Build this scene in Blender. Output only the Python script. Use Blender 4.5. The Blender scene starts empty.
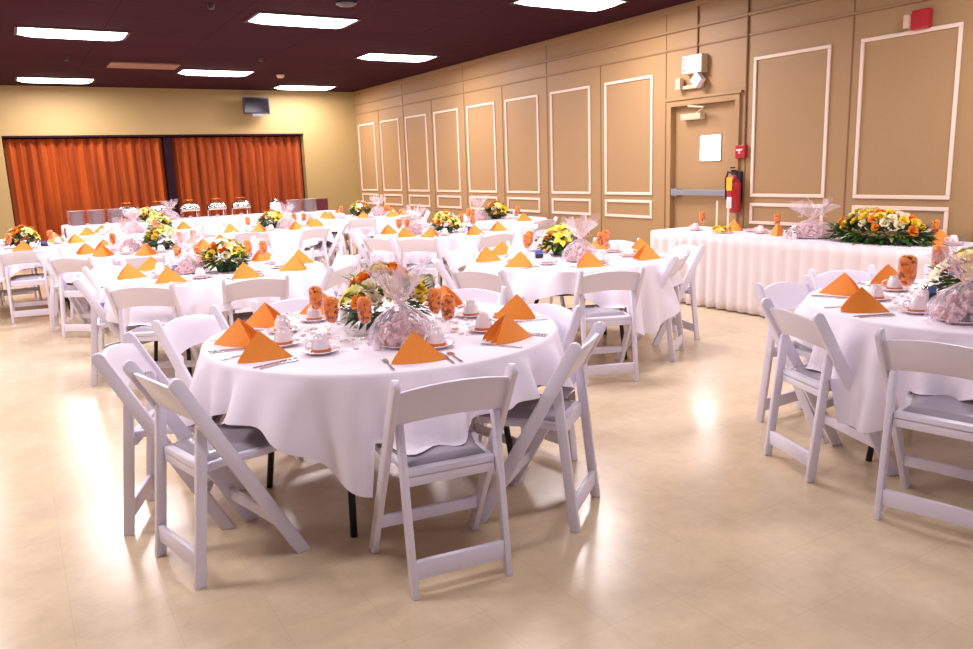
import bpy, bmesh, math, random
from mathutils import Vector, Matrix
PI = math.pi
C = bpy.context.scene.collection
scn = bpy.context.scene
rnd = random.Random(7)

# ------------------------------------------------------------------ camera
CAM_H = 1.5
F_PX, YAW, PITCH, ROLL = 784.12, 0.5362, 0.1967, -0.0353
cy, sy = math.cos(YAW), math.sin(YAW)
fwd = Vector((sy*math.cos(PITCH), cy*math.cos(PITCH), -math.sin(PITCH)))
rgt = Vector((cy, -sy, 0)); up = rgt.cross(fwd)
r2 = math.cos(ROLL)*rgt + math.sin(ROLL)*up
u2 = -math.sin(ROLL)*rgt + math.cos(ROLL)*up
cd = bpy.data.cameras.new('camera'); cam = bpy.data.objects.new('camera', cd); C.objects.link(cam)
cd.sensor_fit = 'HORIZONTAL'; cd.sensor_width = 36; cd.lens = F_PX*36/973
cd.clip_start = 0.05; cd.clip_end = 100
m = Matrix((r2, u2, -fwd)).transposed().to_4x4(); m.translation = Vector((0, 0, CAM_H))
cam.matrix_world = m
scn.camera = cam

def pix(p):
    q = Vector(p) - Vector((0, 0, CAM_H)); d = q.dot(fwd)
    if d < .1: return (9999, 9999)
    return (486.5 + F_PX*q.dot(r2)/d, 324.5 - F_PX*q.dot(u2)/d)

# ------------------------------------------------------------------ light and exposure
scn.view_settings.view_transform = 'Standard'
scn.view_settings.look = 'None'
scn.view_settings.gamma = 1
scn.view_settings.use_curve_mapping = False
scn.view_settings.exposure = 0.24
LAMP_W = 66          # each ceiling fixture
WORLD_S = .48
LIGHT_COL = (1.0, .90, .93)
w = bpy.data.worlds.new('world'); scn.world = w; w.use_nodes = True
bg = w.node_tree.nodes['Background']
bg.inputs[0].default_value = (.80, .74, 1.0, 1); bg.inputs[1].default_value = WORLD_S

ZC = CAM_H + 1.76      # ceiling
XR = 6.891             # right wall
YF = 17.0              # far wall
XL = -5.2              # left wall
YB = -4.0              # open rear side
R_T = .82              # round table radius
Z_T = .755

# ------------------------------------------------------------------ materials
def new_mat(name):
    mt = bpy.data.materials.new(name); mt.use_nodes = True
    return mt, mt.node_tree, mt.node_tree.nodes['Principled BSDF']
def mat(name, col, rough=.5, metal=0, spec=.5, sub=None, noise=None, bump=None, trans=0, coat=0, sheen=0):
    mt, nt, b = new_mat(name)
    b.inputs['Base Color'].default_value = (*col, 1)
    b.inputs['Roughness'].default_value = rough
    b.inputs['Metallic'].default_value = metal
    b.inputs['Specular IOR Level'].default_value = spec
    b.inputs['Transmission Weight'].default_value = trans
    b.inputs['Coat Weight'].default_value = coat
    b.inputs['Sheen Weight'].default_value = sheen
    tc = nt.nodes.new('ShaderNodeTexCoord')
    if noise:
        sc, amt = noise
        n = nt.nodes.new('ShaderNodeTexNoise'); n.inputs['Scale'].default_value = sc; n.inputs['Detail'].default_value = 4
        nt.links.new(tc.outputs['Object'], n.inputs['Vector'])
        mx = nt.nodes.new('ShaderNodeMix'); mx.data_type = 'RGBA'
        mx.inputs['A'].default_value = (*[c*(1-amt) for c in col], 1)
        mx.inputs['B'].default_value = (*[min(1, c*(1+amt)) for c in col], 1)
        nt.links.new(n.outputs['Fac'], mx.inputs['Factor']); nt.links.new(mx.outputs['Result'], b.inputs['Base Color'])
    if bump:
        sc, st = bump
        n = nt.nodes.new('ShaderNodeTexNoise'); n.inputs['Scale'].default_value = sc; n.inputs['Detail'].default_value = 3
        nt.links.new(tc.outputs['Object'], n.inputs['Vector'])
        bp = nt.nodes.new('ShaderNodeBump'); bp.inputs['Strength'].default_value = st; bp.inputs['Distance'].default_value = .01
        nt.links.new(n.outputs['Fac'], bp.inputs['Height']); nt.links.new(bp.outputs['Normal'], b.inputs['Normal'])
    return mt
def emit(name, col, s):
    mt, nt, b = new_mat(name)
    b.inputs['Base Color'].default_value = (*col, 1)
    b.inputs['Emission Color'].default_value = (*col, 1); b.inputs['Emission Strength'].default_value = s
    return mt

M = {}
M['wall'] = mat('tan_paint', (.37, .225, .098), .55, noise=(60, .06), bump=(120, .05))
M['wall_far'] = mat('khaki_paint', (.37, .26, .10), .6, noise=(40, .05), bump=(120, .05))
M['band'] = mat('tan_paint_band', (.345, .21, .092), .55, noise=(60, .06))
M['seam'] = mat('brown_seam', (.24, .12, .05), .6)
M['molding'] = mat('cream_molding', (.82, .66, .54), .45)
M['white'] = mat('white_resin', (.80, .76, .87), .32, noise=(12, .02))
M['pad'] = mat('white_vinyl_pad', (.38, .345, .40), .22, bump=(25, .08))
M['cloth'] = mat('white_tablecloth', (.86, .80, .88), .75, sheen=.3, bump=(220, .06))
M['skirt'] = mat('cream_skirt', (.76, .67, .67), .7, sheen=.4)
M['orange'] = mat('orange_napkin', (.95, .29, .025), .7, noise=(90, .08), sheen=.2)
M['orange_hot'] = mat('orange_folded', (.85, .20, .01), .6, noise=(30, .2))
M['china'] = mat('china', (.86, .76, .80), .12, coat=.5)
M['terra'] = mat('terracotta_band', (.68, .20, .06), .4)
M['steel'] = mat('steel', (.62, .62, .66), .22, metal=1)
M['chrome'] = mat('chrome', (.8, .8, .84), .1, metal=1)
M['black'] = mat('black_steel', (.02, .018, .03), .35)
M['dark'] = mat('dark_plastic', (.03, .025, .035), .35)
M['ceil_grid'] = mat('ceiling_runner', (.05, .018, .022), .6)
M['post'] = mat('dark_post', (.020, .006, .012), .8, spec=.1)
M['red'] = mat('red_paint', (.42, .006, .016), .3, coat=.4)
M['yellow_tag'] = mat('yellow_tag', (.9, .45, .02), .5)
M['grey_bar'] = mat('grey_bar', (.28, .30, .34), .35, metal=.5)
M['leaf'] = mat('leaf', (.035, .11, .02), .45, noise=(8, .5))
M['leaf_light'] = mat('leaf_light', (.22, .34, .04), .5, noise=(8, .4))
M['yellow'] = mat('yellow_petal', (.93, .68, .06), .55)
M['lemon'] = mat('lemon_petal', (.88, .86, .25), .55)
M['cream'] = mat('cream_petal', (.92, .82, .60), .55)
M['amber'] = mat('orange_petal', (.90, .30, .02), .55)
M['pink'] = mat('pink_candy', (.78, .36, .36), .35, noise=(45, .75))
M['pinkwhite'] = mat('blush_paper', (.86, .62, .60), .5, noise=(90, .25))
M['wax'] = mat('ivory_wax', (.92, .80, .60), .4)
M['blue'] = mat('blue_packet', (.10, .16, .50), .4)
M['ply'] = mat('table_plywood', (.35, .22, .12), .5)
M['maroon'] = mat('maroon_card', (.12, .008, .02), .5)
M['beige_pl'] = mat('beige_plastic', (.62, .48, .32), .4)
M['blind'] = mat('unlit_diffuser', (.26, .13, .09), .5)
M['screen'] = mat('tv_screen', (.012, .01, .014), .12)
M['lampglow'] = emit('fixture_diffuser', (1, .93, .98), 9)
M['winglow'] = emit('door_pane_daylight', (.93, .90, 1), 14)
M['exitglow'] = emit('exit_face', (1, .93, .90), 1.1)
M['exit_mark'] = mat('exit_mark', (.30, .05, .05), .5)

def glass(name, tint, tmix, rough=.05):
    mt, nt, b = new_mat(name); nt.nodes.remove(b)
    o = nt.nodes['Material Output']
    t = nt.nodes.new('ShaderNodeBsdfTransparent'); t.inputs[0].default_value = (*tint, 1)
    g = nt.nodes.new('ShaderNodeBsdfPrincipled'); g.inputs['Base Color'].default_value = (.95, .86, .92, 1); g.inputs['Roughness'].default_value = rough
    g.inputs['Specular IOR Level'].default_value = .9
    lw = nt.nodes.new('ShaderNodeLayerWeight'); lw.inputs[0].default_value = .35
    ma = nt.nodes.new('ShaderNodeMath'); ma.operation = 'MULTIPLY_ADD'; ma.inputs[1].default_value = .38; ma.inputs[2].default_value = tmix
    ma.use_clamp = True
    nt.links.new(lw.outputs['Facing'], ma.inputs[0])
    mx = nt.nodes.new('ShaderNodeMixShader'); nt.links.new(ma.outputs[0], mx.inputs[0])
    nt.links.new(t.outputs[0], mx.inputs[1]); nt.links.new(g.outputs[0], mx.inputs[2]); nt.links.new(mx.outputs[0], o.inputs[0])
    return mt
M['glass'] = glass('clear_glass', (.98, .97, .98), .02)
M['cello'] = glass('cellophane', (.98, .95, .97), .16, .18)

def floor_mat():
    mt, nt, b = new_mat('cream_vinyl_tile')
    tc = nt.nodes.new('ShaderNodeTexCoord')
    br = nt.nodes.new('ShaderNodeTexBrick'); br.offset = 0; br.inputs['Scale'].default_value = 1
    br.inputs['Brick Width'].default_value = .305; br.inputs['Row Height'].default_value = .305
    br.inputs['Mortar Size'].default_value = .0022; br.inputs['Mortar Smooth'].default_value = .4
    br.inputs['Color1'].default_value = (.69, .55, .37, 1); br.inputs['Color2'].default_value = (.675, .535, .355, 1)
    br.inputs['Mortar'].default_value = (.63, .49, .315, 1)
    nt.links.new(tc.outputs['Object'], br.inputs['Vector'])
    n = nt.nodes.new('ShaderNodeTexNoise'); n.inputs['Scale'].default_value = 9; n.inputs['Detail'].default_value = 9; n.inputs['Roughness'].default_value = .7
    nt.links.new(tc.outputs['Object'], n.inputs['Vector'])
    mp = nt.nodes.new('ShaderNodeMapRange'); mp.inputs['From Min'].default_value = .3; mp.inputs['From Max'].default_value = .7
    mp.inputs['To Min'].default_value = .90; mp.inputs['To Max'].default_value = 1.08
    nt.links.new(n.outputs['Fac'], mp.inputs['Value'])
    mx = nt.nodes.new('ShaderNodeMix'); mx.data_type = 'RGBA'; mx.blend_type = 'MULTIPLY'; mx.inputs['Factor'].default_value = 1
    nt.links.new(br.outputs['Color'], mx.inputs['A']); nt.links.new(mp.outputs['Result'], mx.inputs['B'])
    nt.links.new(mx.outputs['Result'], b.inputs['Base Color'])
    n2 = nt.nodes.new('ShaderNodeTexNoise'); n2.inputs['Scale'].default_value = 3; n2.inputs['Detail'].default_value = 3
    nt.links.new(tc.outputs['Object'], n2.inputs['Vector'])
    m2 = nt.nodes.new('ShaderNodeMapRange'); m2.inputs['To Min'].default_value = .17; m2.inputs['To Max'].default_value = .29
    nt.links.new(n2.outputs['Fac'], m2.inputs['Value']); nt.links.new(m2.outputs['Result'], b.inputs['Roughness'])
    b.inputs['Specular IOR Level'].default_value = .65
    bp = nt.nodes.new('ShaderNodeBump'); bp.inputs['Strength'].default_value = .12; bp.inputs['Distance'].default_value = .004
    nt.links.new(n2.outputs['Fac'], bp.inputs['Height']); nt.links.new(bp.outputs['Normal'], b.inputs['Normal'])
    return mt
M['floor'] = floor_mat()
def ceil_mat():
    mt, nt, b = new_mat('dark_ceiling_tile')
    tc = nt.nodes.new('ShaderNodeTexCoord')
    br = nt.nodes.new('ShaderNodeTexBrick'); br.offset = 0; br.inputs['Scale'].default_value = 1
    br.inputs['Brick Width'].default_value = 1.22; br.inputs['Row Height'].default_value = .61; br.inputs['Mortar Size'].default_value = .012
    br.inputs['Color1'].default_value = (.050, .012, .018, 1); br.inputs['Color2'].default_value = (.040, .011, .016, 1)
    br.inputs['Mortar'].default_value = (.026, .008, .011, 1)
    nt.links.new(tc.outputs['Object'], br.inputs['Vector'])
    nt.links.new(br.outputs['Color'], b.inputs['Base Color']); b.inputs['Roughness'].default_value = 1; b.inputs['Specular IOR Level'].default_value = .08
    return mt
M['ceiling'] = ceil_mat()
def curtain_mat():
    mt, nt, b = new_mat('orange_wood_slat')
    tc = nt.nodes.new('ShaderNodeTexCoord'); mp = nt.nodes.new('ShaderNodeMapping'); mp.inputs['Scale'].default_value = (5, 5, .35)
    nt.links.new(tc.outputs['Object'], mp.inputs['Vector'])
    n = nt.nodes.new('ShaderNodeTexNoise'); n.inputs['Scale'].default_value = 1.6; n.inputs['Detail'].default_value = 5
    nt.links.new(mp.outputs[0], n.inputs['Vector'])
    cr = nt.nodes.new('ShaderNodeValToRGB'); cr.color_ramp.elements[0].color = (.21, .030, .006, 1); cr.color_ramp.elements[0].position = .3
    cr.color_ramp.elements[1].color = (.46, .088, .011, 1); cr.color_ramp.elements[1].position = .7
    nt.links.new(n.outputs['Fac'], cr.inputs[0]); nt.links.new(cr.outputs[0], b.inputs['Base Color'])
    b.inputs['Roughness'].default_value = .5
    return mt
M['curtain'] = curtain_mat()
def flecked():
    mt, nt, b = new_mat('orange_print')
    tc = nt.nodes.new('ShaderNodeTexCoord')
    v = nt.nodes.new('ShaderNodeTexVoronoi'); v.inputs['Scale'].default_value = 75
    nt.links.new(tc.outputs['Object'], v.inputs['Vector'])
    cr = nt.nodes.new('ShaderNodeValToRGB'); e = cr.color_ramp.elements
    e[0].color = (.16, .02, .005, 1); e[0].position = .18; e[1].color = (.90, .30, .02, 1); e[1].position = .75
    x = cr.color_ramp.elements.new(.4); x.color = (.80, .17, .005, 1)
    nt.links.new(v.outputs['Color'], cr.inputs[0]); nt.links.new(cr.outputs[0], b.inputs['Base Color'])
    b.inputs['Roughness'].default_value = .5
    return mt
M['print'] = flecked()

# ------------------------------------------------------------------ mesh helpers
class MB:
    def __init__(s): s.v = []; s.f = []
    def add(s, vs, fs):
        o = len(s.v); s.v += [tuple(v) for v in vs]; s.f += [tuple(i+o for i in f) for f in fs]
    def box(s, x0, x1, y0, y1, z0, z1, mtx=None):
        vs = [Vector(p) for p in ((x0,y0,z0),(x1,y0,z0),(x1,y1,z0),(x0,y1,z0),(x0,y0,z1),(x1,y0,z1),(x1,y1,z1),(x0,y1,z1))]
        if mtx: vs = [mtx @ v for v in vs]
        s.add(vs, [(0,3,2,1),(4,5,6,7),(0,1,5,4),(1,2,6,5),(2,3,7,6),(3,0,4,7)]); return s
    def prism(s, poly, fn):            # poly 2D list, fn(a,b,t) with t in 0,1 -> point
        n = len(poly)
        s.add([fn(a, b, 0) for a, b in poly] + [fn(a, b, 1) for a, b in poly],
              [tuple(range(n-1, -1, -1)), tuple(range(n, 2*n))] + [(i, (i+1) % n, n+(i+1) % n, n+i) for i in range(n)]); return s
    def lathe(s, prof, n=20, c=(0, 0), close=True, wob=None):
        vs = []; fs = []
        for r, z in prof:
            for k in range(n):
                a = 2*PI*k/n; rr = r*(1 + (wob(a, z) if wob else 0)); vs.append((c[0]+rr*math.cos(a), c[1]+rr*math.sin(a), z))
        for j in range(len(prof)-1):
            for k in range(n): fs.append((j*n+k, j*n+(k+1) % n, (j+1)*n+(k+1) % n, (j+1)*n+k))
        if close:
            if prof[0][0] > 1e-4: fs.append(tuple(range(n-1, -1, -1)))
            if prof[-1][0] > 1e-4: fs.append(tuple((len(prof)-1)*n+k for k in range(n)))
        s.add(vs, fs); return s
    def tube(s, pts, r, n=8):
        pts = [Vector(p) for p in pts]; rings = []; prev = None
        for i, p in enumerate(pts):
            d = (pts[min(i+1, len(pts)-1)] - pts[max(i-1, 0)]).normalized()
            a = (prev - d*prev.dot(d)).normalized() if prev is not None else d.orthogonal().normalized()
            prev = a; b = d.cross(a); rr = r[i] if isinstance(r, (list, tuple)) else r
            rings.append([p + rr*(math.cos(2*PI*k/n)*a + math.sin(2*PI*k/n)*b) for k in range(n)])
        vs = [v for rg in rings for v in rg]; m_ = len(pts)
        fs = [(j*n+k, j*n+(k+1) % n, (j+1)*n+(k+1) % n, (j+1)*n+k) for j in range(m_-1) for k in range(n)]
        fs += [tuple(range(n-1, -1, -1)), tuple((m_-1)*n+k for k in range(n))]
        s.add(vs, fs); return s
    def grid(s, fn, nu, nv, close_u=False):
        vs = [fn(i/(nu), j/(nv)) for j in range(nv+1) for i in range(nu+(0 if close_u else 1))]
        W = nu if close_u else nu+1
        fs = [(j*W+i, j*W+(i+1) % W, (j+1)*W+(i+1) % W, (j+1)*W+i) for j in range(nv) for i in range(nu)]
        s.add(vs, fs); return s
    def mesh(s, name, mt, smooth=None, bevel=0, seg=2, weld=False, thick=0):
        me = bpy.data.meshes.new(name); me.from_pydata(s.v, [], s.f)
        bm = bmesh.new(); bm.from_mesh(me)
        if weld: bmesh.ops.remove_doubles(bm, verts=bm.verts, dist=1e-5)
        if thick:
            bmesh.ops.recalc_face_normals(bm, faces=bm.faces)
            bmesh.ops.solidify(bm, geom=list(bm.faces), thickness=thick)
        if bevel:
            es = [e for e in bm.edges if len(e.link_faces) == 2 and e.calc_face_angle(0) > .6]
            bmesh.ops.bevel(bm, geom=es, offset=bevel, segments=seg, affect='EDGES', profile=.5)
        bmesh.ops.recalc_face_normals(bm, faces=bm.faces)
        bm.to_mesh(me); bm.free()
        if smooth is not None:
            me.polygons.foreach_set('use_smooth', [True]*len(me.polygons))
            if smooth < 3: me.set_sharp_from_angle(angle=smooth)
        me.materials.append(mt); return me
    def build(s, name, mt, parent=None, **k):
        o = bpy.data.objects.new(name, s.mesh(name, mt, **k)); C.objects.link(o)
        if parent: o.parent = parent
        return o
def inst(name, me, parent=None, loc=(0, 0, 0), rot=(0, 0, 0), sc=1):
    o = bpy.data.objects.new(name, me); C.objects.link(o); o.location = loc; o.rotation_euler = rot; o.scale = (sc, sc, sc)
    if parent: o.parent = parent
    return o
def tag(o, label=None, cat=None, group=None, kind=None):
    if label: o['label'] = label
    if cat: o['category'] = cat
    if group: o['group'] = group
    if kind: o['kind'] = kind
    return o
def empty(name, loc=(0, 0, 0), rz=0):
    o = bpy.data.objects.new(name, None); C.objects.link(o); o.location = loc; o.rotation_euler = (0, 0, rz); o.empty_display_size = .1
    return o
KIDS = {}
def kids(o):
    return [c for c in C.objects if c.parent == o]
def dup(root, loc, rz, label, group, first=set()):
    """the first call uses the prototype itself, later ones copy it with its parts"""
    if root.name not in first:
        first.add(root.name); KIDS[root.name] = [(c, kids(c)) for c in kids(root)]; r = root
    else:
        r = root.copy(); C.objects.link(r)
        for c, gs in KIDS[root.name]:
            c2 = c.copy(); C.objects.link(c2); c2.parent = r
            for g in gs:
                g2 = g.copy(); C.objects.link(g2); g2.parent = c2
    r.location = loc; r.rotation_euler = (0, 0, rz); r['label'] = label
    if group: r['group'] = group
    return r
S = 'structure'

# ------------------------------------------------------------------ room shell
MB().box(XL-.2, XR+.2, YB, YF+.5, -.12, 0).build('floor', M['floor'])['kind'] = S
MB().box(XL-.2, XR+.2, YB, YF+.5, ZC, ZC+.15).build('ceiling', M['ceiling'])['kind'] = S
MB().box(XL-.2, XL, YB, YF+.5, 0, ZC).build('wall_left', M['wall_far'])['kind'] = S
# far wall with the wide curtained opening
OX0, OX1, OZ = .04, 5.65, CAM_H + .875
fw = MB(); fw.box(XL, OX0, YF, YF+.2, 0, ZC); fw.box(OX1, XR+.2, YF, YF+.2, 0, ZC); fw.box(OX0, OX1, YF, YF+.2, OZ, ZC)
fw.build('wall_far', M['wall_far'])['kind'] = S
bk = MB(); bk.box(OX0-.1, OX1+.1, YF+.42, YF+.5, 0, OZ+.1); bk.build('wall_behind_partition', M['post'])['kind'] = S
ft = MB(); ft.box(OX0, OX1, YF-.004, YF+.2, OZ-.035, OZ+.0)
ft.build('trim_1', M['post'])['kind'] = S
# right wall : wall, door opening, upper bands, panel mouldings
YC = 16.997; BW = 1.22; IA, IB = .138, .205
DY0, DY1, DZ = 6.12, 7.10, CAM_H + .637
rw = MB(); rw.box(XR, XR+.2, YB, DY0, 0, ZC); rw.box(XR, XR+.2, DY1, YF+.2, 0, ZC); rw.box(XR, XR+.2, DY0, DY1, DZ, ZC)
rw.box(XR+.10, XR+.2, DY0, DY1, 0, DZ)
rw.build('wall_right', M['wall'])['kind'] = S
B1, B2 = CAM_H+1.27, CAM_H+1.47
bd = MB(); bd.box(XR-.012, XR, YB, YF, B1, B1+.02); bd.box(XR-.02, XR, YB, YF, B2, B2+.03)
bd.box(XR-.03, XR, YB, YF, ZC-.06, ZC)
bd.build('trim_2', M['band'], bevel=.004)['kind'] = S
sm = MB()
for k in range(0, 17):
    y = YC - k*BW - .03
    if k: sm.box(XR-.006, XR, y-.006, y+.006, 0 if not DY0 < y < DY1 else DZ, B1)
    if k % 2 == 0 and k: sm.box(XR-.005, XR, y-.004, y+.004, B1, ZC-.06)
sm.box(XR-.004, XR, YB, YF, B1-.012, B1); sm.box(XR-.004, XR, YB, YF, B2-.012, B2)
sm.build('trim_3', M['seam'])['kind'] = S
def frame(mb, y0, y1, z0, z1, wd=.035, dp=.018):
    X0, X1 = XR-dp, XR
    mb.box(X0, X1, y0, y1, z1-wd, z1); mb.box(X0, X1, y0, y1, z0, z0+wd)
    mb.box(X0, X1, y0, y0+wd, z0+wd, z1-wd); mb.box(X0, X1, y1-wd, y1, z0+wd, z1-wd)
ZT, ZB, ZS = CAM_H+1.0244, CAM_H-.3856, CAM_H-.4838
n_tr = 4
for k in range(0, 16):
    if k == 8: continue
    y1 = YC - k*BW - IA + .017; y0 = YC - (k+1)*BW + IB - .017
    mb = MB(); frame(mb, y0, y1, ZB-.017, ZT+.017); frame(mb, y0, y1, ZS-.21, ZS+.017)
    mb.build('trim_%d' % n_tr, M['molding'], bevel=.005)['kind'] = S; n_tr += 1
MB().box(XR-.015, XR, YB, DY0-.06, 0, .10).build('baseboard_right', M['seam'])['kind'] = S
MB().box(XR-.015, XR, DY1+.06, YF, 0, .10).build('baseboard_right_far', M['seam'])['kind'] = S
bb = MB(); bb.box(XL, OX0-.03, YF-.015, YF, 0, .10); bb.box(OX1+.03, XR, YF-.015, YF, 0, .10); bb.build('baseboard_far', M['seam'])['kind'] = S
# door
dr = MB(); dr.box(XR+.05, XR+.10, DY0+.001, DY1-.001, .005, DZ-.002)
door = dr.build('door_1', M['wall'], bevel=.003); door['kind'] = S
df = MB()
df.box(XR-.03, XR+.09, DY0-.06, DY0+.006, 0, DZ+.06); df.box(XR-.03, XR+.09, DY1-.006, DY1+.06, 0, DZ+.06); df.box(XR-.03, XR+.09, DY0, DY1, DZ-.006, DZ+.06)
df.box(XR-.045, XR, DY0-.09, DY1+.09, DZ+.06, DZ+.09)
df.build('door_frame', M['wall'], door, bevel=.004)
# bright daylit pane in the door
wy0, wy1, wz0, wz1 = 6.38, 6.67, CAM_H-.0, CAM_H+.275
pn = MB(); pn.box(XR+.042, XR+.052, wy0, wy1, wz0, wz1); pn.build('window_pane', M['winglow'], door, bevel=.02)
wf = MB(); 
wf.box(XR+.040, XR+.0515, wy0-.012, wy0, wz0-.012, wz1+.012); wf.box(XR+.040, XR+.0515, wy1, wy1+.012, wz0-.012, wz1+.012)
wf.box(XR+.040, XR+.0515, wy0, wy1, wz0-.012, wz0); wf.box(XR+.040, XR+.0515, wy0, wy1, wz1, wz1+.012)
wf.build('window_frame', M['wall'], door)
pb = MB(); zb = CAM_H-.365
pb.box(XR-.035, XR+.0, DY0+.04, DY1-.02, zb-.035, zb+.035); pb.box(XR-.03, XR+.05, DY0+.02, DY0+.14, zb-.05, zb+.05); pb.box(XR-.03, XR+.05, DY1-.12, DY1-.02, zb-.045, zb+.045)
pb.build('panic_bar', M['grey_bar'], door, bevel=.008)
dc = MB(); dc.box(XR-.035, XR+.05, 6.62, 6.93, DZ-.17, DZ-.10)
dc.build('door_closer', M['beige_pl'], door, bevel=.008)
ar = MB(); ar.tube([(XR-.01, 6.70, DZ-.10), (XR-.10, 6.50, DZ-.05), (XR-.02, 6.82, DZ-.015)], .012)
ar.build('closer_arm', M['beige_pl'], door)

# ------------------------------------------------------------------ folding partitions in the far opening
def pleat_curtain(x0, x1, label):
    n = round((x1-x0)/.17); mb = MB(); vs = []; ph = rnd.random()
    N = n*8
    def fn(u, v):
        x = x0+(x1-x0)*u; t = (u*n) % 1.0
        tri = abs(2*t-1); d = .10*tri
        return (x, YF+.12+d, .01 + v*(OZ-.05-.015))
    mb.grid(fn, N, 2)
    return tag(mb.build('folding_partition', M['curtain'], thick=.006), label, 'partition')
pleat_curtain(OX0+.02, 2.79, 'orange-brown pleated folding partition left of the dark post in far opening')
pleat_curtain(2.95, OX1-.02, 'orange-brown pleated folding partition right of the dark post in far opening')
p = MB(); p.box(2.80, 2.94, YF+.03, YF+.24, 0, OZ-.05); tag(p.build('partition_post', M['post'], bevel=.01), 'dark maroon upright post between the two folding partitions', 'post')

# ------------------------------------------------------------------ ceiling fixtures
lamp_prof = None
ln = empty('ceiling_light')
b_ = MB(); b_.box(-.61, .61, -.305, .305, -.03, -.002); 
frm = MB()
for a in ((-.61, .61, -.305, -.27), (-.61, .61, .27, .305), (-.61, -.575, -.27, .27), (.575, .61, -.27, .27)): frm.box(*a, -.014, -.002)
frm.build('fixture_frame', M['ceil_grid'], ln)
def dome(u, v):
    return (-.575+1.15*u, -.27+.54*v, -.008-.045*(1-(2*v-1)**4)*(1-(2*u-1)**10))
MB().grid(dome, 20, 10).build('diffuser', M['lampglow'], ln, smooth=3.2, thick=.004)
ln['category'] = 'light'
LT = [(.92, 11.0, 'lit ceiling light at upper left, in front of the far left one'), (.97, 15.9, 'lit ceiling light at far left near the far wall'),
      (3.2, 9.3, 'large lit ceiling light at top centre-left of the ceiling'), (3.3, 14.25, 'lit ceiling light in the middle row toward the far wall'),
      (5.5, 11.7, 'lit ceiling light at centre, second in the right-hand row'), (5.5, 16.2, 'lit ceiling light above and right of the wall television'),
      (5.55, 7.3, 'lit ceiling light cut off by the top edge')]
for x, y, lb in LT: dup(ln, (x, y, ZC), 0, lb, 'fluorescent ceiling lights')
def area(x, y, watts=LAMP_W):
    ld = bpy.data.lights.new('fixture_or_fill_lamp', 'AREA'); ld.shape = 'RECTANGLE'; ld.size = 1.1; ld.size_y = .5; ld.energy = watts; ld.color = LIGHT_COL
    lo = bpy.data.objects.new('fixture_or_fill_lamp', ld); C.objects.link(lo); lo.location = (x, y, ZC-.075); lo['kind'] = S
for x, y, lb in LT: area(x, y)
for x, y in [(.95, 6.3), (3.2, 4.6), (5.5, 2.6), (-1.3, 8.6), (-1.3, 13.4), (-1.3, 4.0), (-3.6, 11), (-3.6, 6.3), (-3.6, 15.7)]: area(x, y)
area(.95, 1.6, LAMP_W*.45); area(5.5, -1.8)  # second lamp is an unseen fill, added to brighten the right foreground floor
ul = MB(); ul.box(-.50, .50, -.28, .28, -.03, -.002)
o = ul.build('ceiling_light_panel', M['blind'], bevel=.006); o.location = (2.07, 13.62, ZC); tag(o, 'unlit brown ceiling light panel beside a lit one', 'light')
def disc(name, x, y, mt, r, hgt, lb, cat):
    o = MB().lathe([(r, 0), (r, -hgt*.5), (r*.7, -hgt), (0.001, -hgt)], 20).build(name, mt, smooth=.7); o.location = (x, y, ZC); return tag(o, lb, cat)
disc('smoke_detector', 4.45, 14.39, M['beige_pl'], .07, .05, 'small beige smoke detector on ceiling near the television', 'smoke detector')
disc('ceiling_speaker', 3.3, 8.2, M['dark'], .11, .04, 'dark round ceiling fitting near the large lit fixture', 'ceiling fitting')
for i, (x, y) in enumerate([(.96, 13.09), (3.57, 12.43), (2.05, 8.79)]):
    disc('sprinkler_head', x, y, M['dark'], .035, .05, ['small dark sprinkler head on ceiling between the two left lights', 'small dark sprinkler head on ceiling in front of mid-row light', 'small dark sprinkler head at top edge left of the large light'][i], 'sprinkler')

# television on bracket
tv = empty('wall_television', (4.62, 16.75, CAM_H+1.41)); tag(tv, 'small black television on bracket high on the far wall', 'television')
MB().box(-.27, .27, -.04, .03, -.15, .18).build('screen_case', M['dark'], tv, bevel=.01)
MB().box(-.245, .245, -.043, -.040, -.12, .16).build('screen', M['screen'], tv)
MB().box(-.10, .10, -.035, .02, -.20, -.15).box(-.03, .03, .03, .24, -.1, .0).build('bracket', M['grey_bar'], tv, bevel=.005)

# exit sign, emergency lamps, alarm devices, extinguisher
ex = empty('exit_sign', (XR, 6.70, CAM_H+1.07)); tag(ex, 'small bright white exit sign box above the door', 'sign')
MB().box(-.10, 0, -.15, .15, -.10, .10).build('sign_case', M['beige_pl'], ex, bevel=.008)
MB().box(-.104, -.10, -.142, .142, -.09, .09).build('sign_face', M['exitglow'], ex, bevel=.004)
mk = MB()
for z in (.06, .0, -.06): mk.box(-.107, -.104, .10, .128, z-.012, z+.012)
for i in range(5): mk.box(-.107, -.104, -.08+i*.033, -.062+i*.033, -.068, -.05)
mk.box(-.107, -.104, -.12, -.105, .045, .07)
mk.build('sign_marks', M['exit_mark'], ex)
tr = MB(); tr.tube([(XR-.012, 6.70, CAM_H+1.17), (XR-.012, 6.70, ZC)], .010); tag(tr.build('conduit', M['seam']), 'thin brown conduit running from exit sign up to ceiling', 'conduit')
cr_ = MB(); cr_.tube([(XR-.012, 5.99, CAM_H+.15), (XR-.012, 5.99, ZC)], .010); tag(cr_.build('conduit', M['seam']), 'thin brown conduit running up from red pull station', 'conduit')
em = empty('emergency_light', (XR, 6.76, CAM_H+.86)); tag(em, 'twin-head emergency light unit between exit sign and door', 'light')
MB().box(-.05, 0, -.16, .16, -.05, -.01).build('bar', M['beige_pl'], em, bevel=.006)
MB().box(-.09, -.02, .13, .21, -.05, .08).build('lamp_head', M['beige_pl'], em, bevel=.01)
mm = Matrix.Translation((-.07, -.14, .03)) @ Matrix.Rotation(PI/4, 4, 'X')
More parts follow.
